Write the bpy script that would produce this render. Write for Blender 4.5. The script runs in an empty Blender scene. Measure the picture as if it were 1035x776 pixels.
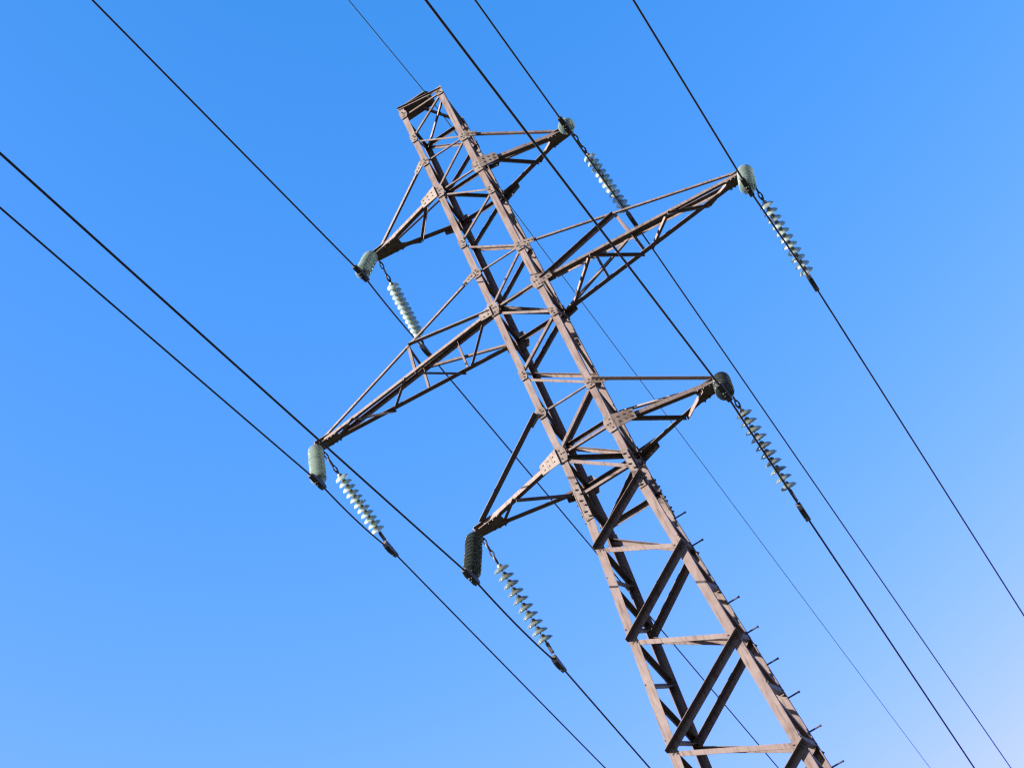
import bpy, bmesh, math, random
from mathutils import Vector, Matrix
random.seed(7)
S = bpy.context.scene
COL = S.collection
R = math.radians

# ------------------------------------------------------------------ camera
cam = bpy.data.cameras.new('camera')
cam.sensor_width = 36.0
cam.lens = 58.62
cam.clip_start = 0.1
cam.clip_end = 6000
co = bpy.data.objects.new('camera', cam)
COL.objects.link(co)
rot = Matrix(((0.83521, 0.53049, 0.14493), (0.4531, -0.51448, -0.72802), (-0.31165, 0.67371, -0.67007)))
co.matrix_world = Matrix.Translation((3.6922, -23.0739, 1.6)) @ rot.to_4x4()
S.camera = co

# ------------------------------------------------------------------ sky, sun, exposure
SUN_EL, SUN_ROT = R(25), R(233)
world = bpy.data.worlds.new('World')
S.world = world
world.use_nodes = True
wn = world.node_tree
sky = wn.nodes.new('ShaderNodeTexSky')
sky.sky_type = 'NISHITA'
sky.sun_disc = False
sky.sun_elevation = SUN_EL
sky.sun_rotation = SUN_ROT
sky.air_density = 0.6
sky.dust_density = 0.3
sky.ozone_density = 10.0
bg = wn.nodes['Background']
# film response of the photograph: deeper red-channel contrast in the blue of the sky
sep = wn.nodes.new('ShaderNodeSeparateColor')
com = wn.nodes.new('ShaderNodeCombineColor')
wn.links.new(sky.outputs[0], sep.inputs[0])
def wmath(op, a, b):
    n = wn.nodes.new('ShaderNodeMath')
    n.operation = op
    for i, v in enumerate((a, b)):
        if isinstance(v, (int, float)):
            n.inputs[i].default_value = v
        else:
            wn.links.new(v, n.inputs[i])
    return n.outputs[0]
gq = wmath('MULTIPLY', wmath('POWER', wmath('DIVIDE', sep.outputs[1], 0.448), 1.12), 0.475)
rq = wmath('MULTIPLY', wmath('POWER', wmath('DIVIDE', sep.outputs[0], 0.151), 3.15), 0.090)
rq = wmath('MINIMUM', rq, wmath('MULTIPLY', gq, 0.78))
wn.links.new(rq, com.inputs[0])
wn.links.new(gq, com.inputs[1])
wn.links.new(sep.outputs[2], com.inputs[2])
wn.links.new(com.outputs[0], bg.inputs[0])
bg.inputs[1].default_value = 0.05
sl = bpy.data.lights.new('sun', 'SUN')
sl.energy = 5.0
sl.angle = R(0.53)
sl.color = (1.0, 0.90, 0.80)
so = bpy.data.objects.new('sun', sl)
COL.objects.link(so)
sd = Vector((math.sin(SUN_ROT) * math.cos(SUN_EL), math.cos(SUN_ROT) * math.cos(SUN_EL), math.sin(SUN_EL)))
so.rotation_euler = sd.to_track_quat('Z', 'Y').to_euler()
so.location = sd * 60
S.view_settings.view_transform = 'Standard'
S.view_settings.look = 'None'
S.view_settings.gamma = 1.0
S.view_settings.exposure = 3.78
S.view_settings.use_curve_mapping = False
S.cycles.use_denoising = False      # thin steel members stay crisp
S.cycles.filter_width = 1.3

# ------------------------------------------------------------------ materials
def new_mat(name):
    m = bpy.data.materials.new(name)
    m.use_nodes = True
    return m, m.node_tree, m.node_tree.nodes['Principled BSDF']

def noise_mat(name, stops, scale, detail=6, rough=0.6, metal=0.0, bump=0.0, rvar=0.0):
    m, nt, b = new_mat(name)
    tc = nt.nodes.new('ShaderNodeTexCoord')
    n = nt.nodes.new('ShaderNodeTexNoise')
    n.inputs['Scale'].default_value = scale
    n.inputs['Detail'].default_value = detail
    n.inputs['Roughness'].default_value = 0.62
    nt.links.new(tc.outputs['Object'], n.inputs['Vector'])
    r = nt.nodes.new('ShaderNodeValToRGB')
    els = r.color_ramp.elements
    while len(els) > 1:
        els.remove(els[-1])
    els[0].position = stops[0][0]
    els[0].color = (*stops[0][1], 1)
    for p, c in stops[1:]:
        e = els.new(p)
        e.color = (*c, 1)
    nt.links.new(n.outputs['Fac'], r.inputs['Fac'])
    nt.links.new(r.outputs['Color'], b.inputs['Base Color'])
    b.inputs['Roughness'].default_value = rough
    b.inputs['Metallic'].default_value = metal
    if bump:
        bp = nt.nodes.new('ShaderNodeBump')
        bp.inputs['Strength'].default_value = bump
        bp.inputs['Distance'].default_value = 0.01
        nt.links.new(n.outputs['Fac'], bp.inputs['Height'])
        nt.links.new(bp.outputs['Normal'], b.inputs['Normal'])
    return m

M_STEEL = noise_mat('weathered_painted_steel',
    [(0.30, (0.022, 0.0130, 0.0105)), (0.39, (0.032, 0.0235, 0.0215)), (0.55, (0.038, 0.0290, 0.0272)), (0.72, (0.045, 0.0360, 0.0340))], 3.0, 9, 0.7, 0.0, 0.15)
M_PLATE = noise_mat('weathered_gusset_steel',
    [(0.32, (0.022, 0.013, 0.009)), (0.43, (0.031, 0.024, 0.021)), (0.62, (0.040, 0.033, 0.030))], 7.0, 8, 0.7, 0.0, 0.15)
for m_ in (M_STEEL, M_PLATE):
    nt_ = m_.node_tree
    b_ = nt_.nodes['Principled BSDF']
    b_.inputs['Specular IOR Level'].default_value = 0.12
    # rain streaks and rust runs, long down the tower and narrow across it
    tc_ = nt_.nodes.new('ShaderNodeTexCoord')
    mp_ = nt_.nodes.new('ShaderNodeMapping')
    mp_.inputs['Scale'].default_value = (14.0, 14.0, 1.3)
    nz_ = nt_.nodes.new('ShaderNodeTexNoise')
    nz_.inputs['Scale'].default_value = 1.6
    nz_.inputs['Detail'].default_value = 7.0
    nt_.links.new(tc_.outputs['Object'], mp_.inputs['Vector'])
    nt_.links.new(mp_.outputs['Vector'], nz_.inputs['Vector'])
    cr_ = nt_.nodes.new('ShaderNodeValToRGB')
    cr_.color_ramp.elements[0].position = 0.33
    cr_.color_ramp.elements[0].color = (0.66, 0.54, 0.46, 1)
    cr_.color_ramp.elements[1].position = 0.50
    cr_.color_ramp.elements[1].color = (1.06, 1.06, 1.06, 1)
    nt_.links.new(nz_.outputs['Fac'], cr_.inputs['Fac'])
    mx_ = nt_.nodes.new('ShaderNodeMix')
    mx_.data_type = 'RGBA'
    mx_.blend_type = 'MULTIPLY'
    mx_.inputs['Factor'].default_value = 1.0
    src_ = b_.inputs['Base Color'].links[0].from_socket
    nt_.links.new(src_, mx_.inputs['A'])
    nt_.links.new(cr_.outputs['Color'], mx_.inputs['B'])
    nt_.links.new(mx_.outputs['Result'], b_.inputs['Base Color'])
M_BOLT = noise_mat('rusty_bolt_steel', [(0.3, (0.012, 0.009, 0.008)), (0.7, (0.032, 0.024, 0.021))], 30.0, 3, 0.6, 0.3)
M_FIT = noise_mat('dark_galvanised_fittings', [(0.3, (0.006, 0.006, 0.007)), (0.7, (0.020, 0.020, 0.022))], 18.0, 4, 0.6, 0.1)
M_CAP = noise_mat('cast_iron_cap', [(0.3, (0.022, 0.014, 0.009)), (0.7, (0.055, 0.045, 0.035))], 22.0, 4, 0.5, 0.2)
M_WIRE = noise_mat('weathered_conductor', [(0.3, (0.002, 0.002, 0.003)), (0.7, (0.0045, 0.0045, 0.006))], 12.0, 3, 0.7, 0.0)
M_GWIRE = noise_mat('weathered_ground_wire', [(0.3, (0.006, 0.018, 0.015)), (0.7, (0.012, 0.028, 0.023))], 12.0, 3, 0.65, 0.0)
M_CONC = noise_mat('footing_concrete', [(0.3, (0.20, 0.19, 0.17)), (0.7, (0.30, 0.29, 0.27))], 6.0, 6, 0.9, 0.0, 0.3)
M_GROUND = noise_mat('dark_grass_ground', [(0.3, (0.006, 0.009, 0.005)), (0.5, (0.010, 0.013, 0.007)), (0.7, (0.019, 0.020, 0.011))], 0.35, 12, 0.95, 0.0, 0.4)

for m_ in (M_WIRE, M_GWIRE, M_FIT, M_BOLT):
    m_.node_tree.nodes['Principled BSDF'].inputs['Specular IOR Level'].default_value = 0.15

def glass(name, col, tint, clear):
    """weathered toughened glass: glossy body, light let through it, some straight see-through"""
    m, nt, b = new_mat(name)
    tc = nt.nodes.new('ShaderNodeTexCoord')
    n = nt.nodes.new('ShaderNodeTexNoise')
    n.inputs['Scale'].default_value = 9.0
    n.inputs['Detail'].default_value = 4.0
    inf = nt.nodes.new('ShaderNodeObjectInfo')
    va = nt.nodes.new('ShaderNodeVectorMath')
    va.operation = 'MULTIPLY_ADD'
    nt.links.new(inf.outputs['Random'], va.inputs[0])
    va.inputs[1].default_value = (7, 7, 7)
    nt.links.new(tc.outputs['Object'], va.inputs[2])
    nt.links.new(va.outputs[0], n.inputs['Vector'])
    r = nt.nodes.new('ShaderNodeValToRGB')
    r.color_ramp.elements[0].position = 0.30
    r.color_ramp.elements[0].color = (col[0] * 0.55, col[1] * 0.5, col[2] * 0.42, 1)
    r.color_ramp.elements[1].position = 0.62
    r.color_ramp.elements[1].color = (*col, 1)
    nt.links.new(n.outputs['Fac'], r.inputs['Fac'])
    nt.links.new(r.outputs['Color'], b.inputs['Base Color'])
    b.inputs['Roughness'].default_value = 0.09
    tr = nt.nodes.new('ShaderNodeBsdfTranslucent')
    tr.inputs['Color'].default_value = (*[c * 1.3 for c in col], 1)
    tp = nt.nodes.new('ShaderNodeBsdfTransparent')
    tp.inputs['Color'].default_value = (*tint, 1)
    m1 = nt.nodes.new('ShaderNodeMixShader')
    m1.inputs[0].default_value = 0.35
    nt.links.new(b.outputs[0], m1.inputs[1])
    nt.links.new(tr.outputs[0], m1.inputs[2])
    m2 = nt.nodes.new('ShaderNodeMixShader')
    m2.inputs[0].default_value = clear
    nt.links.new(m1.outputs[0], m2.inputs[1])
    nt.links.new(tp.outputs[0], m2.inputs[2])
    nt.links.new(m2.outputs[0], nt.nodes['Material Output'].inputs['Surface'])
    return m
M_GLASS = glass('pale_green_glass', (0.135, 0.156, 0.143), (0.84, 0.97, 0.95), 0.42)
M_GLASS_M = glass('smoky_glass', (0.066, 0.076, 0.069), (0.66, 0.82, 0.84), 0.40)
M_GLASS_D = glass('dark_grey_glass', (0.034, 0.040, 0.038), (0.55, 0.66, 0.66), 0.22)  # darker, less clear glass for the near strings of the lowest crossarms

# ------------------------------------------------------------------ helpers
def link_mesh(name, bm, mat, parent=None, mats=None, smooth=False):
    me = bpy.data.meshes.new(name)
    bmesh.ops.recalc_face_normals(bm, faces=bm.faces[:])
    bm.to_mesh(me)
    bm.free()
    for m in (mats or [mat]):
        me.materials.append(m)
    if smooth:
        for p in me.polygons:
            p.use_smooth = True
    o = bpy.data.objects.new(name, me)
    COL.objects.link(o)
    if parent is not None:
        o.parent = parent
    return o

def prism(bm, poly, off, mi=0):
    """closed solid between 3-D polygon poly and poly+off"""
    a = [bm.verts.new(p) for p in poly]
    b = [bm.verts.new(Vector(p) + off) for p in poly]
    fs = [bm.faces.new(a[::-1]), bm.faces.new(b)]
    n = len(a)
    for i in range(n):
        fs.append(bm.faces.new((a[i], a[(i + 1) % n], b[(i + 1) % n], b[i])))
    for f in fs:
        f.material_index = mi
    return fs

def orth(d, v):
    v = Vector(v)
    return (v - d * v.dot(d)).normalized()

def angle_bar(bm, p0, p1, da, db, a, t=0.010, b=None, mi=0):
    """rolled L section: heel line p0-p1, flanges along da and db"""
    p0, p1 = Vector(p0), Vector(p1)
    d = (p1 - p0).normalized()
    A = orth(d, da)
    B = orth(d, db)
    B = (B - A * B.dot(A)).normalized()
    b = b or a
    prof = [(0, 0), (a, 0), (a, t), (t, t), (t, b), (0, b)]
    prism(bm, [p0 + A * u + B * v for u, v in prof], p1 - p0, mi)

def bolt(bm, p, n, r=0.017, h=0.022, mi=1):
    n = Vector(n).normalized()
    u = n.orthogonal().normalized()
    v = n.cross(u)
    prism(bm, [Vector(p) + (u * math.cos(k * math.pi / 3) + v * math.sin(k * math.pi / 3)) * r for k in range(6)], n * h, mi)

def tube(bm, pts, r, n=8):
    pts = [Vector(p) for p in pts]
    rings = []
    for i, p in enumerate(pts):
        d = (pts[min(i + 1, len(pts) - 1)] - pts[max(i - 1, 0)]).normalized()
        u = d.cross(Vector((0, 0, 1)))
        if u.length < 1e-3:
            u = d.cross(Vector((1, 0, 0)))
        u.normalize()
        v = u.cross(d)
        rr = r[i] if isinstance(r, (list, tuple)) else r
        rings.append([bm.verts.new(p + (u * math.cos(2 * math.pi * k / n) + v * math.sin(2 * math.pi * k / n)) * rr) for k in range(n)])
    for a, b in zip(rings, rings[1:]):
        for k in range(n):
            bm.faces.new((a[k], a[(k + 1) % n], b[(k + 1) % n], b[k]))
    bm.faces.new(rings[0][::-1])
    bm.faces.new(rings[-1])

def lathe(bm, prof, n=24):
    rings = []
    for r, z in prof:
        if r < 1e-5:
            rings.append([bm.verts.new((0, 0, z))])
        else:
            rings.append([bm.verts.new((r * math.cos(2 * math.pi * k / n), r * math.sin(2 * math.pi * k / n), z)) for k in range(n)])
    for a, b in zip(rings, rings[1:]):
        for k in range(n):
            q = (k + 1) % n
            if len(a) == 1:
                bm.faces.new((a[0], b[q], b[k]))
            elif len(b) == 1:
                bm.faces.new((a[k], a[q], b[0]))
            else:
                bm.faces.new((a[k], a[q], b[q], b[k]))

def thing(o, label, cat, group=None, kind=None):
    o['label'] = label
    o['category'] = cat
    if group:
        o['group'] = group
    if kind:
        o['kind'] = kind

def empty(name, loc=(0, 0, 0)):
    o = bpy.data.objects.new(name, None)
    o.empty_display_size = 0.3
    o.location = loc
    COL.objects.link(o)
    return o

# ------------------------------------------------------------------ ground
bm = bmesh.new()
N = 60
def gz(x, y):
    d = math.hypot(x, y)
    return 0.0 if d < 60 else (math.sin(x * 0.011) * math.cos(y * 0.013) - 0.5) * min(1.0, (d - 60) / 300) * 4.0
gv = {}
def gc(i):
    t = (i / N) * 2 - 1
    return math.copysign(abs(t) ** 2.2, t) * 3000
for i in range(N + 1):
    for j in range(N + 1):
        x, y = gc(i), gc(j)
        gv[i, j] = bm.verts.new((x, y, gz(x, y)))
for i in range(N):
    for j in range(N):
        bm.faces.new((gv[i, j], gv[i + 1, j], gv[i + 1, j + 1], gv[i, j + 1]))
g = link_mesh('ground', bm, M_GROUND, smooth=True)
g['kind'] = 'structure'

# ------------------------------------------------------------------ lattice tower
ZA, ZG, ZB = 30.9, 20.18, 19.0
WA, WG, W0 = 0.538, 0.595, 1.79
def hw(z):
    if z >= ZB:
        return WG + (WA - WG) * (z - ZB) / (31.0 - ZB)
    return W0 + (WG - W0) * z / ZB
SX = dict(FL=-1, FR=1, BL=-1, BR=1)
SY = dict(FL=-1, FR=-1, BL=1, BR=1)
def node(leg, z, inset=0.0):
    w = hw(z)
    return Vector((SX[leg] * (w - inset), SY[leg] * (w - inset), z))

tower = empty('transmission_tower')
thing(tower, 'rusty pinkish steel lattice pylon with six crossarms carrying the power lines', 'transmission tower')

X, Y, Zv = Vector((1, 0, 0)), Vector((0, 1, 0)), Vector((0, 0, 1))
TOPZ = dict(FL=31.15, FR=30.92, BL=30.85, BR=30.85)
legs = {}
for k in ('FL', 'FR', 'BL', 'BR'):
    bm = bmesh.new()
    ix, iy = -X * SX[k], -Y * SY[k]
    angle_bar(bm, node(k, 0.05), node(k, ZB), ix, iy, 0.150, 0.014)
    angle_bar(bm, node(k, ZB), node(k, TOPZ[k]), ix, iy, 0.128, 0.012)
    legs[k] = link_mesh('leg', bm, M_STEEL, tower)
    # splice plates just below the lowest crossarms
    bm = bmesh.new()
    p0, p1 = node(k, 18.65), node(k, 19.55)
    for da, db in ((ix, iy), (iy, ix)):
        n = -db
        prism(bm, [p0 + da * 0.02 + n * 0.003, p0 + da * 0.15 + n * 0.003, p1 + da * 0.13 + n * 0.003, p1 + da * 0.02 + n * 0.003], n * 0.014)
        for q in range(7):
            f = 0.07 + q * 0.143
            c = p0.lerp(p1, f) + da * (0.055 if q % 2 else 0.105) + n * 0.017
            bolt(bm, c, n, 0.020, 0.030)
    link_mesh('splice_plate', bm, None, legs[k], [M_PLATE, M_BOLT])
    bm = bmesh.new()
    c = node(k, 0)
    prism(bm, [c + Vector((sx * 0.45, sy * 0.45, -0.6)) for sx, sy in ((-1, -1), (1, -1), (1, 1), (-1, 1))], Vector((0, 0, 0.85)))
    link_mesh('footing', bm, M_CONC, legs[k])

# step bolts up the back right leg
pz = [18.6, 17.95, 17.3, 16.65, 16.0, 15.33, 14.65, 13.98, 13.3]
while pz[-1] > 3.2:
    pz.append(pz[-1] - 0.65)
for z in pz:
    if abs(z - 17.3) < 0.01:
        continue
    bm = bmesh.new()
    c = node('BR', z) + Vector((0.0, -0.06, 0))
    tube(bm, [c - X * 0.03, c + X * 0.19, c + X * 0.191, c + X * 0.215], [0.014, 0.014, 0.020, 0.020], 6)
    link_mesh('step_bolt', bm, M_BOLT, legs['BR'])

# zigzag bracing. Each entry: leg a, z a, leg b, z b, in-plane side, flange mode, size
FACE_N = dict(front=Vector((0, -1, 0)), back=Vector((0, 1, 0)), left=Vector((-1, 0, 0)), right=Vector((1, 0, 0)))
def brace(face, ka, za, kb, zb, out, size, side, name='brace', off=0.013, ins=0.03):
    """out: True = outstanding flange points away from the tower axis; side: in-plane flange grows towards this vector"""
    n = FACE_N[face]
    a, b = node(ka, za), node(kb, zb)
    d = (b - a).normalized()
    a, b = a + d * ins, b - d * ins
    o = n * off if out else -n * off
    bm = bmesh.new()
    angle_bar(bm, a + o, b + o, side, n if out else -n, size, 0.008)
    for e, s in ((a, 1), (b, -1)):
        for q in (0.05, 0.12):
            bolt(bm, e + o + d * s * q + orth(d, side) * size * 0.5 + (n * 0.001 if not out else n * 0.008), n, 0.014, 0.018)
    return link_mesh(name, bm, None, tower, [M_STEEL, M_BOLT])

zu = [30.82, 29.95, 29.08, 28.02, 27.18, 26.27, 25.32, 24.22, 23.31, 22.33, 21.3, 20.22, 19.15]
up = Vector((0, 0, 1))
for i, (z0, z1) in enumerate(zip(zu, zu[1:])):
    sz = 0.040 if z0 > 25 else (0.055 if z0 > 21 else 0.068)
    # front: FR at even, FL at odd
    if i % 2 == 0:
        brace('front', 'FR', z0 - 0.02, 'FL', z1 + 0.02, False, sz, up)
        brace('back', 'BL', z0 - 0.02, 'BR', z1 + 0.02, False, sz + 0.012, -up)
        brace('left', 'BL', z0 - 0.06, 'FL', z1 + 0.06, False, sz, up)
        brace('right', 'FR', z0 - 0.06, 'BR', z1 + 0.06, False, sz, up)
    else:
        brace('front', 'FL', z0 - 0.02, 'FR', z1 + 0.02, False, sz, -up)
        brace('back', 'BR', z0 - 0.02, 'BL', z1 + 0.02, False, sz + 0.024, Vector((1, 0, 0)))
        brace('left', 'FL', z0 - 0.06, 'BL', z1 + 0.06, False, sz, -up)
        brace('right', 'BR', z0 - 0.06, 'FR', z1 + 0.06, False, sz, -up)

zl = [18.95, 18.05, 17.2, 16.08, 15.16, 13.95, 12.95, 11.6, 10.5, 9.0, 7.8, 6.2, 4.8, 3.0, 1.5]
zlb = [19.9, 18.95, 17.9, 16.85, 15.85, 14.75, 13.7, 12.4, 11.2, 9.8, 8.5, 7.0, 5.6, 3.9, 2.2]
for i, (z0, z1) in enumerate(zip(zl, zl[1:])):
    if i % 2 == 0:      # thick bars with the flange turned out, the flange shades the web
        brace('front', 'FR', z0, 'FL', z1, True, 0.115, Vector((1, 0, -1)), off=0.004, ins=-0.03)
    else:
        brace('front', 'FL', z0, 'FR', z1, False, 0.085, -up, off=0.002)
for i, (z0, z1) in enumerate(zip(zlb[1:], zlb[2:])):
    if i % 2 == 0:
        brace('back', 'BL', z0, 'BR', z1, False, 0.085, -up)
    else:
        brace('back', 'BR', z0, 'BL', z1, False, 0.115, Vector((1, 0, -1)))
# side faces: near-level bars joined by short diagonals
zs = [18.1, 17.2, 16.1, 15.0, 13.95, 12.9, 11.6, 10.4, 9.0, 7.7, 6.2, 4.7, 3.0]
for i, (z0, z1) in enumerate(zip(zs, zs[1:])):
    for face, f, b in (('left', 'FL', 'BL'), ('right', 'FR', 'BR')):
        brace(face, f, z0, b, z0 - 0.12, False, 0.09, -up, 'strut')
        brace(face, b, z0 - 0.22, f, z1 + 0.1, False, 0.09, up)

# horizontals on all four faces at the crossarm levels
for z, sz in ((30.80, 0.036), (29.08, 0.030), (28.02, 0.034), (25.32, 0.030), (24.22, 0.038), (21.3, 0.032), (20.22, 0.044), (19.22, 0.056)):
    brace('front', 'FL', z, 'FR', z, False, sz, up, 'strut')
    brace('back', 'BL', z, 'BR', z, False, sz + 0.034, -up, 'strut', off=0.016)
    brace('left', 'FL', z, 'BL', z, False, sz + 0.028, -up, 'strut', off=0.020)
    brace('right', 'FR', z, 'BR', z, False, sz + 0.028, -up, 'strut', off=0.020)
# level diagonals inside the body
for z, sz in ((28.0, 0.06), (24.2, 0.06), (20.2, 0.075), (30.74, 0.06)):
    bm = bmesh.new()
    ka, kb = ('FL', 'BR') if z < 30 else ('FR', 'BL')
    a, b = node(ka, z, 0.05), node(kb, z, 0.05)
    angle_bar(bm, a, b, -up, (b - a).cross(up), sz, 0.008)
    link_mesh('diaphragm_bar', bm, M_STEEL, tower)

# gusset plates on the legs
def gusset(kind, k, z, wid, hgt, face='front', shift=0.0):
    n = FACE_N[face]
    t = X * -SX[k] if face in ('front', 'back') else Y * -SY[k]
    c = node(k, z) + n * 0.014
    bm = bmesh.new()
    u0, u1 = -0.015 + shift, wid + shift
    poly = [c + t * u0 - up * hgt * 0.5, c + t * (u1 * 0.8) - up * hgt * 0.5, c + t * u1 - up * hgt * 0.22,
            c + t * u1 + up * hgt * 0.22, c + t * (u1 * 0.8) + up * hgt * 0.5, c + t * u0 + up * hgt * 0.5]
    prism(bm, poly, n * 0.011)
    for dx, dz in ((0.06, -0.28), (0.075, 0.02), (0.06, 0.27), (wid * 0.7, 0.02)):
        bolt(bm, c + t * dx + up * dz * hgt + n * 0.011, n, 0.015, 0.014)
    return link_mesh('gusset_plate', bm, None, tower, [M_PLATE, M_BOLT])
for z in (28.02, 24.22, 20.22):
    for k in ('FL', 'FR'):
        gusset('big', k, z, 0.18, 0.36)
    for k in ('BL', 'BR'):
        gusset('big', k, z, 0.24, 0.44, 'back')
for z in (30.84, 29.08, 25.32, 21.3):
    for k in ('FL', 'FR'):
        gusset('mid', k, z, 0.155, 0.25)
for k, z in (('FL', 22.33), ('FR', 23.31), ('FR', 27.18), ('FL', 26.27), ('FL', 29.95), ('BL', 30.78), ('BL', 21.3), ('BR', 29.95)):
    gusset('small', k, z, 0.13, 0.24, 'front' if k[0] == 'F' else 'back')

# bracket plate at the top for the ground wire
bm = bmesh.new()
t0 = node('FL', 31.1)
prism(bm, [t0 + Vector((0.0, -0.03, 0)), t0 + Vector((0.72, -0.03, 0)), t0 + Vector((0.78, 0.06, 0)), t0 + Vector((0.78, 0.42, 0)), t0 + Vector((0.03, 0.42, 0))], Vector((0, 0, 0.02)))
for q in range(5):
    bolt(bm, t0 + Vector((0.08 + 0.14 * q, 0.02, -0.001)), -up, 0.016, 0.022)
link_mesh('top_plate', bm, None, tower, [M_PLATE, M_BOLT])
bm = bmesh.new()
angle_bar(bm, t0 + Vector((0.5, 0.28, -0.03)), node('BR', 30.82), -up, Vector((-1, 0, 0)), 0.075, 0.008)
link_mesh('strut', bm, M_STEEL, tower)
bm = bmesh.new()
angle_bar(bm, node('FL', 31.12) - Y * 0.014, node('FR', 30.88) - Y * 0.014, -up, -Y, 0.045, 0.007)
link_mesh('strut', bm, M_STEEL, tower)

# ------------------------------------------------------------------ crossarms
LEN = dict(C=2.335, E=4.905, G=2.536)
ZLV = dict(C=28.02, E=24.18, G=20.18)
ZT = dict(C=29.10, E=25.32, G=21.31)
# how far the lugs stand out beyond each arm end
LUG = {('C', 1): 0.15, ('E', 1): 0.05, ('G', 1): 0.03, ('C', -1): 0.09, ('E', -1): 0.09, ('G', -1): 0.09}
TW = 0.09      # half width of the tip
def tip(lv, s):
    return Vector((s * LEN[lv], 0, ZLV[lv]))

def crossarm(lv, s):
    kF, kB = ('FR', 'BR') if s > 0 else ('FL', 'BL')
    z, zt = ZLV[lv], ZT[lv]
    T = tip(lv, s)
    Ft, Bt = T + Vector((-s * 0.10, -TW, 0)), T + Vector((-s * 0.10, TW, 0))
    F0, B0 = node(kF, z), node(kB, z)
    FT0, BT0 = node(kF, zt), node(kB, zt)
    big = lv == 'E'
    lg = LUG[lv, s]
    bm = bmesh.new()
    angle_bar(bm, F0 - Y * 0.014, Ft, up, Y, 0.062 if big else 0.084, 0.009, 0.062 if big else 0.098)
    angle_bar(bm, B0 + Y * 0.014, Bt, up, -Y, 0.062, 0.009, 0.110)
    root = link_mesh('crossarm', bm, M_STEEL, tower)
    def bar(name, a, b, da, db, sz, t=0.008):
        m = bmesh.new()
        angle_bar(m, a, b, da, db, sz, t)
        return link_mesh(name, m, M_STEEL, root)
    upz = Vector((0, 0, 0.07))
    ta = 0.042 if big else (0.052 if lv == 'C' else 0.066)
    if lv == 'G':      # heavy ties with the wide flange turned out below
        m_ = bmesh.new()
        angle_bar(m_, FT0 - Y * 0.016, Ft + upz, up, -Y, 0.050, 0.009, 0.125 if s < 0 else 0.095)
        link_mesh('tie_bar', m_, M_STEEL, root)
    else:
        bar('tie_bar', FT0 - Y * 0.014, Ft + upz, up, Y, ta)
    if big:
        bar('tie_bar', BT0 + Vector((0, 0.014, -0.07)), Bt + Vector((0, 0, 0.02)), -up, -Y, 0.078)
    else:
        bar('tie_bar', BT0 + Y * 0.014, Bt + upz, up, -Y, ta)
    fc = lambda f: F0.lerp(Ft, f)
    bc = lambda f: B0.lerp(Bt, f)
    ft = lambda f: FT0.lerp(Ft + upz, f)
    bt = lambda f: BT0.lerp(Bt + upz, f) - (upz * 0.8 if big else upz * 0)
    dn = Vector((0, 0, -0.012))
    if big:
        # diagonals and posts of the two upright faces
        if s > 0:
            bar('lattice_bar', F0 + upz * 0.5 + Y * 0.012, ft(0.43) + Y * 0.012, Vector((1, 0, -1)), -Y, 0.088)
        else:
            bar('lattice_bar', F0 + upz * 0.5 + Y * 0.012, ft(0.43) + Y * 0.012, up, -Y, 0.088)
        bar('lattice_bar', ft(0.43) + Y * 0.012, fc(0.445) + Y * 0.012, Vector((s, 0, 0)), Y, 0.058)
        bar('lattice_bar', B0 + upz * 0.5 - Y * 0.012, bt(0.445) - Y * 0.012, Vector((-s, 0, 1)), Y, 0.05)
        bar('lattice_bar', bt(0.445) - Y * 0.012, bc(0.455) - Y * 0.012, Vector((s, 0, 0)), -Y, 0.065)
        bar('lattice_bar', bt(0.25) - Y * 0.012, bc(0.25) - Y * 0.012, Vector((s, 0, 0)), -Y, 0.052)
        bar('lattice_bar', ft(0.43) + dn, bt(0.445) + dn, Vector((s, 0, 0)), -up, 0.052)
        # zigzag of the bottom face
        if s > 0:
            zz = [(bc, 0.03), (fc, 0.245), (bc, 0.45), None, (bc, 0.49), (fc, 0.64), (bc, 0.815), (fc, 0.965)]
        else:
            zz = [(fc, 0.03), (bc, 0.24), None, (bc, 0.275), (fc, 0.452), None, (fc, 0.50), (bc, 0.645), (fc, 0.82), (bc, 0.955)]
        for q, (a, b) in enumerate(zip(zz, zz[1:])):
            if a and b:
                bar('lattice_bar', a[0](a[1]) + dn, b[0](b[1]) + dn, Vector((s, 0, 0)), -up if q % 2 else up, 0.055)
        for f in (0.25, 0.46, 0.65, 0.82):
            m = bmesh.new()
            for c, yy in ((fc(f), -1), (bc(f), 1)):
                prism(m, [c + Vector((du, -yy * 0.004, dn.z * 0 + dz)) for du, dz in ((-0.09, 0.006), (0.09, 0.006), (0.06, 0.075), (-0.06, 0.075))], Vector((0, yy * 0.010 * -1, 0)))
            link_mesh('gusset_plate', m, M_PLATE, root)
    elif lv == 'C' or s > 0:
        fb = {('C', 1): 0.59, ('C', -1): 0.515, ('G', 1): 0.575}[lv, s]
        fe = 0.94 if lv == 'C' else 0.86
        bar('lattice_bar', F0 + Vector((s * 0.25, 0.06, -0.012)), bc(fb) + dn, -Y, -up, 0.062)
        bar('lattice_bar', bc(fb + 0.01) + dn, fc(fe) + dn, Vector((s, 0, 0)), up if lv == 'C' else -up, 0.055 if lv == 'C' else 0.08)
    else:
        bar('lattice_bar', fc(0.58) + dn, B0 + Vector((s * 0.1, -0.03, -0.012)), Y, -up, 0.082)
        bar('lattice_bar', fc(0.585) + dn, bc(0.845) + dn, Vector((s, 0, 0)), up, 0.06)
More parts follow.
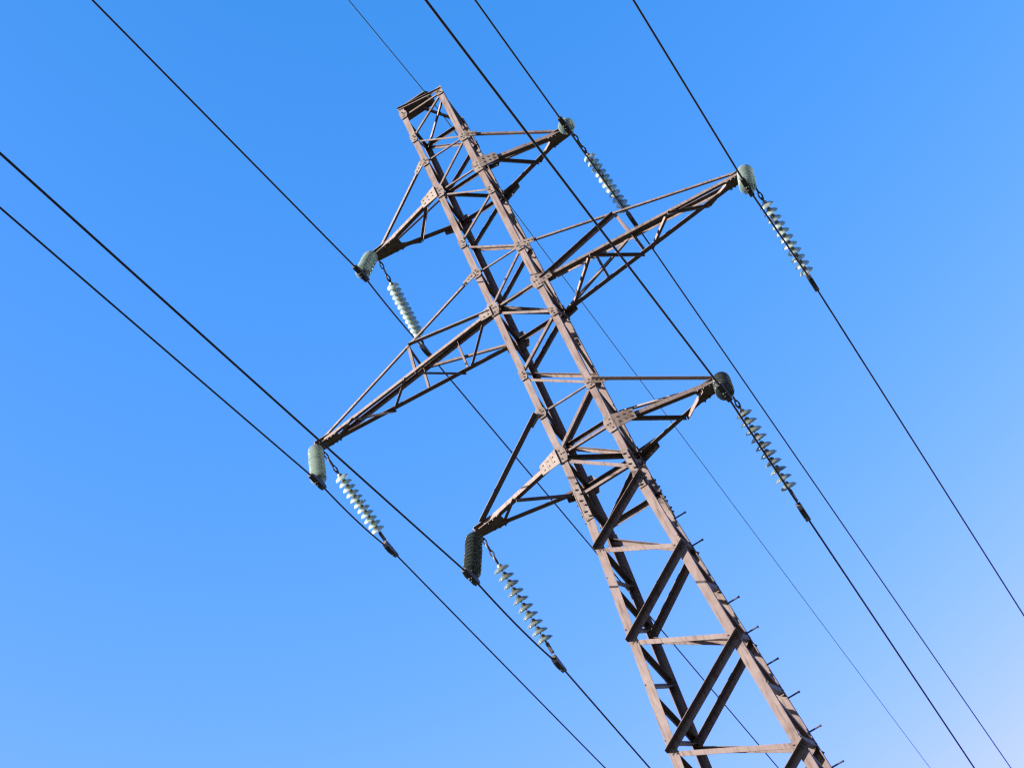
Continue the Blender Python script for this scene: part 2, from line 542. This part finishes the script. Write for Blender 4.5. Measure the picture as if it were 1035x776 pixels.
    # plates where the lower chords meet the legs, in the plane of each upright face
    for P0, P1, yy in ((F0, Ft, -1), (B0, Bt, 1)):
        d = (P1 - P0).normalized()
        n = Vector((d.y, -d.x, 0))
        n = n if n.y * yy > 0 else -n
        o = P0 + n * (0.034 if yy < 0 else 0.030)
        L0, L1 = (-0.02, 0.39) if not big else (-0.02, 0.24)
        hh = 0.31 if not big else 0.24
        m = bmesh.new()
        prism(m, [o + d * L0 - up * hh * 0.45, o + d * L1 - up * hh * 0.28, o + d * L1 + up * hh * 0.45, o + d * L0 + up * hh * 0.65], n * 0.012)
        for u in ((0.08, 0.20, 0.32) if not big else (0.06, 0.16)):
            for v in (-0.02, 0.09):
                bolt(m, o + d * u + up * v + n * 0.012, n, 0.016, 0.014)
        link_mesh('gusset_plate', m, None, root, [M_PLATE, M_BOLT])
    # small plate where the upper tie meets the leg
    for P0, P1, yy in ((FT0, Ft, -1), (BT0, Bt, 1)):
        d = (P1 + upz - P0).normalized()
        n = Vector((0, yy, 0))
        n = (n - d * n.dot(d)).normalized()
        o = P0 + n * 0.029
        v = n.cross(d)
        m = bmesh.new()
        prism(m, [o - d * 0.02 - v * 0.075, o + d * 0.26 - v * 0.055, o + d * 0.26 + v * 0.055, o - d * 0.02 + v * 0.075], n * 0.010)
        for u in (0.06, 0.14, 0.22):
            bolt(m, o + d * u + n * 0.010, n, 0.015, 0.014)
        link_mesh('gusset_plate', m, None, root, [M_PLATE, M_BOLT])
    # flat tip plates, one under and one over the chord ends
    m = bmesh.new()
    r = 0.30 if big else {('C', 1): 0.26, ('C', -1): 0.46, ('G', 1): 0.40, ('G', -1): 0.37}[lv, s]
    f0, b0 = F0.lerp(Ft, 1 - r / (Ft - F0).length), B0.lerp(Bt, 1 - r / (Bt - B0).length)
    for dz, th in ((-0.016, 0.014), (0.088, 0.012)):
        o = Vector((0, 0, dz))
        q = 1.0 if dz < 0 else 0.5
        prism(m, [Ft.lerp(f0, q) + o, T + Vector((s * (0.0 + lg), -TW - 0.03, 0)) + o, T + Vector((s * (0.05 + lg), -0.05, 0)) + o, T + Vector((s * (0.05 + lg), 0.05, 0)) + o,
                  T + Vector((s * (0.0 + lg), TW + 0.03, 0)) + o, Bt.lerp(b0, q) + o], Vector((0, 0, th)))
    for u in (r * 0.3, r * 0.6, r * 0.9):
        for e, h in ((Ft, f0), (Bt, b0)):
            bolt(m, e.lerp(h, u / r * 0.95) + Vector((0, 0, -0.016)), -up, 0.017, 0.026)
    # the lugs that hold the shackles
    for yy in (-1, 1):
        c = T + Vector((s * lg, yy * (TW + 0.01), -0.01))
        prism(m, [c + Vector((0.012, 0, 0.06)), c + Vector((0.012, yy * 0.08, 0.04)), c + Vector((0.012, yy * 0.08, -0.05)), c + Vector((0.012, 0, -0.03))], Vector((-0.024, 0, 0)))
    link_mesh('tip_plate', m, None, root, [M_PLATE, M_BOLT])
    return root
for lv in 'CEG':
    for s in (-1, 1):
        crossarm(lv, s)

# ------------------------------------------------------------------ insulator strings
def shell_mesh(mat, name):
    bm = bmesh.new()
    lathe(bm, [(0.040, 0.046), (0.062, 0.050), (0.100, 0.064), (0.135, 0.084), (0.156, 0.108), (0.162, 0.122), (0.158, 0.128), (0.148, 0.116),
               (0.132, 0.104), (0.122, 0.112), (0.112, 0.096), (0.094, 0.090), (0.084, 0.100), (0.074, 0.082), (0.046, 0.078), (0.030, 0.078)], 32)
    me = bpy.data.meshes.new(name)
    bmesh.ops.recalc_face_normals(bm, faces=bm.faces[:])
    bm.to_mesh(me)
    bm.free()
    me.materials.append(mat)
    for p in me.polygons:
        p.use_smooth = True
    return me
def cap_mesh():
    bm = bmesh.new()
    lathe(bm, [(0, 0.0), (0.026, 0.0), (0.034, 0.012), (0.046, 0.020), (0.052, 0.045), (0.054, 0.062), (0.046, 0.070), (0.030, 0.084), (0.012, 0.090), (0.012, 0.150), (0, 0.150)], 18)
    me = bpy.data.meshes.new('cap')
    bmesh.ops.recalc_face_normals(bm, faces=bm.faces[:])
    bm.to_mesh(me)
    bm.free()
    me.materials.append(M_CAP)
    for p in me.polygons:
        p.use_smooth = True
    return me
SHELL = {0: shell_mesh(M_GLASS, 'glass_disc'), 1: shell_mesh(M_GLASS_M, 'glass_disc'), 2: shell_mesh(M_GLASS_D, 'glass_disc')}
CAP = cap_mesh()

def torus(bm, c, axis_u, axis_v, ru, rv, r, n=14):
    pts = [Vector(c) + axis_u * ru * math.cos(2 * math.pi * k / n) + axis_v * rv * math.sin(2 * math.pi * k / n) for k in range(n)]
    w = axis_u.cross(axis_v)
    rings = []
    for k, p in enumerate(pts):
        d = (p - Vector(c)).normalized()
        rings.append([bm.verts.new(p + (d * math.cos(2 * math.pi * q / 6) + w * math.sin(2 * math.pi * q / 6)) * r) for q in range(6)])
    for k in range(n):
        a, b = rings[k], rings[(k + 1) % n]
        for q in range(6):
            bm.faces.new((a[q], a[(q + 1) % 6], b[(q + 1) % 6], b[q]))

def string(A, B, first, last, dark, wire_dir, label, ndisc=None):
    """A anchor on the crossarm tip, B where the conductor is clamped; first/last: fractions of the length with discs"""
    A, B = Vector(A), Vector(B)
    ndisc = 10 if dark or 'lowest' in label else 11
    L = (B - A).length
    root = empty('insulator_string', A)
    root.rotation_euler = (B - A).to_track_quat('Z', 'X').to_euler()
    thing(root, label, 'insulator', 'tension insulator strings')
    z0, z1 = first * L, last * L
    bm = bmesh.new()
    # shackle, chain link and ball eye
    n = max(2, int(round((z0 - 0.08) / 0.13)))
    for q in range(n):
        c = Vector((0, 0, 0.0 + (q + 0.5) * (z0 - 0.03) / n))
        u = Vector((1, 0, 0)) if q % 2 else Vector((0, 1, 0))
        torus(bm, c, u, Vector((0, 0, 1)), 0.030, (z0 - 0.03) / n * 0.58, 0.019)
    tube(bm, [(0, 0, z0 - 0.08), (0, 0, z0 + 0.012)], 0.016, 8)
    link_mesh('shackle_chain', bm, M_FIT, root)
    pitch = (z1 - z0) / (ndisc - 1)
    for q in range(ndisc):
        d = bpy.data.objects.new('glass_disc', SHELL[dark])
        COL.objects.link(d)
        d.parent = root
        d.location = (0, 0, z0 + q * pitch)
        k_ = 0.86 if 'topmost' in label and 'long' in label else 0.97 if 'end on' in label else (0.92 if 'long right' in label or 'long left' in label else 1.0)
        d.scale = (k_, k_, 1.0)
        d.rotation_euler = (random.uniform(-.035, .035), random.uniform(-.035, .035), random.uniform(0, 6.28))
        c = bpy.data.objects.new('cap', CAP)
        COL.objects.link(c)
        c.parent = d
    # tail link, then the bolted strain clamp turned along the conductor
    zt = z1 + 0.14
    bm = bmesh.new()
    tube(bm, [(0, 0, z1 + 0.13), (0, 0, zt + 0.05)], 0.018, 8)
    for sx in (-1, 1):
        prism(bm, [(sx * 0.030, -0.025, zt + 0.03), (sx * 0.030, 0.025, zt + 0.03), (sx * 0.030, 0.025, L - 0.27), (sx * 0.030, -0.025, L - 0.27)], Vector((sx * 0.010, 0, 0)))
    tube(bm, [(-0.05, 0, zt + 0.05), (0.05, 0, zt + 0.05)], 0.014, 6)
    tube(bm, [(-0.05, 0, L - 0.30), (0.05, 0, L - 0.30)], 0.014, 6)
    link_mesh('tail_link', bm, M_FIT, root)
    bm = bmesh.new()
    inv = root.rotation_euler.to_matrix().inverted()
    wd = (inv @ Vector(wire_dir)).normalized()
    sd_ = (inv @ Vector((1, 0, 0)))
    sd_ = (sd_ - wd * sd_.dot(wd)).normalized()
    vd = wd.cross(sd_)
    e = Vector((0, 0, L)) - wd * (0.17 if wire_dir[1] > 0 else 0.04)
    outl = [(-0.18, 0.03), (-0.12, 0.085), (0.02, 0.100), (0.16, 0.070), (0.34, 0.026), (0.34, -0.026), (0.16, -0.060), (-0.02, -0.100), (-0.13, -0.080), (-0.19, -0.03)]
    prism(bm, [e + wd * u + vd * v - sd_ * 0.05 for u, v in outl], sd_ * 0.09)
    for u in (-0.08, 0.0, 0.08, 0.16):
        for sx in (-1, 1):
            bolt(bm, e + wd * u + sd_ * 0.022 * sx + vd * 0.06, vd, 0.012, 0.04, 0)
            bolt(bm, e + wd * u + sd_ * 0.022 * sx - vd * 0.07, -vd, 0.013, 0.03, 0)
    link_mesh('strain_clamp', bm, M_FIT, root)
    return root

ST = {  # far end, near end, far disc fractions, near disc fractions, far wire heading, near wire heading
 ('C', 1):  ((2.539, 2.409, 27.075), (2.522, -1.561, 26.376), (.205, .785), (.16, .84), .0062, .0133),
 ('E', 1):  ((4.920, 2.148, 22.743), (4.744, -1.445, 22.443), (.205, .825), (.16, .84), .0259, .0158),
 ('G', 1):  ((2.543, 1.577, 17.950), (2.580, -1.653, 18.619), (.180, .745), (.16, .84), -.0135, .0182),
 ('C', -1): ((-2.791, 2.406, 27.162), (-2.448, -1.395, 26.234), (.215, .735), (.16, .84), -.0223, .0108),
 ('E', -1): ((-4.972, 2.034, 22.594), (-4.772, -1.192, 22.272), (.215, .735), (.16, .84), -.0340, -.0162),
 ('G', -1): ((-2.566, 1.600, 17.893), (-2.639, -1.352, 18.370), (.205, .755), (.16, .84), -.0536, -.0152),
}
WHERE = {('C', 1): 'the topmost right crossarm', ('E', 1): 'the long right crossarm', ('G', 1): 'the lowest right crossarm',
         ('C', -1): 'the topmost left crossarm', ('E', -1): 'the long left crossarm', ('G', -1): 'the lowest left crossarm'}
M_SAG, SPAN_F, SPAN_N = 0.06, 220.0, 180.0
def span(P, a, sgn, length, n=70, k=M_SAG):
    pts = []
    for i in range(n + 1):
        s = length * (i / n) ** 1.6
        pts.append(Vector((P[0] + a * s * sgn, P[1] + s * sgn, P[2] - k * s + k / length * s * s)))
    return pts
for (lv, s), (Pf, Pn, ff, fn, af, an) in ST.items():
    T = tip(lv, s) + Vector((s * LUG[lv, s], 0, 0))
    wh = WHERE[lv, s]
    wf, wn_ = Vector((af, 1, -M_SAG)), Vector((-an, -1, -M_SAG))
    low = lv == 'G'
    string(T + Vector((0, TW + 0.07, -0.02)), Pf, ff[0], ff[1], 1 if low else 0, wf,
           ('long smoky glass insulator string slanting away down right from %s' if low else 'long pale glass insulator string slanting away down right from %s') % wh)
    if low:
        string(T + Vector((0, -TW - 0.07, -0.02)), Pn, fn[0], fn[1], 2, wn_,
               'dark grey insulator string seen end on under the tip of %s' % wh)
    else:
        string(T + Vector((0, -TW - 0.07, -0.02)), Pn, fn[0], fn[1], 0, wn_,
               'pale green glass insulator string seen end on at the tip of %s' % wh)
    for P, a, sg, ln, lab in ((Pf, af, 1, SPAN_F, 'black cable running down right from the glass string on %s'),
                              (Pn, an, -1, SPAN_N, 'black cable running up left from the end on string at %s')):
        bm = bmesh.new()
        tube(bm, span(P, a, sg, ln), 0.0175, 8)
        o = link_mesh('power_cable', bm, M_WIRE, smooth=True)
        thing(o, lab % wh, 'cable', 'power cables')
    bm = bmesh.new()
    a, b = Vector(Pn), Vector(Pf)
    pts = [a.lerp(b, t / 24) - Vector((0, 0, 0.12 * 4 * (t / 24) * (1 - t / 24))) for t in range(25)]
    tube(bm, pts, 0.0175, 8)
    o = link_mesh('jumper_cable', bm, M_WIRE, smooth=True)
    thing(o, 'short black jumper cable beside the long glass string under %s' % wh, 'cable', 'jumper cables')

# ground wire over the top plate, held by a small clamp
GP = t0 + Vector((0.74, 0.12, -0.14))
gwp = span(GP, 0.025, -1, SPAN_N, k=0.05)[::-1] + span(GP, -0.0043, 1, SPAN_F, k=0.05)[1:]
bm = bmesh.new()
tube(bm, gwp, 0.0105, 6)
o = link_mesh('ground_wire', bm, M_GWIRE, smooth=True)
thing(o, 'thin dark green earth wire passing over the top of the lattice pylon', 'cable')
bm = bmesh.new()
c = GP
tube(bm, [c + Vector((0, -0.11, 0)), c + Vector((0, -0.05, 0.01)), c + Vector((0, 0.05, 0.01)), c + Vector((0, 0.11, 0))], [0.014, 0.03, 0.03, 0.014], 8)
prism(bm, [c + Vector((-0.008, -0.03, 0.02)), c + Vector((-0.008, 0.03, 0.02)), c + Vector((-0.008, 0.02, 0.139)), c + Vector((-0.008, -0.02, 0.139))], Vector((0.016, 0, 0)))
o = link_mesh('wire_clamp', bm, M_FIT)
thing(o, 'small metal clamp hanging under the top plate and holding the earth wire', 'clamp')
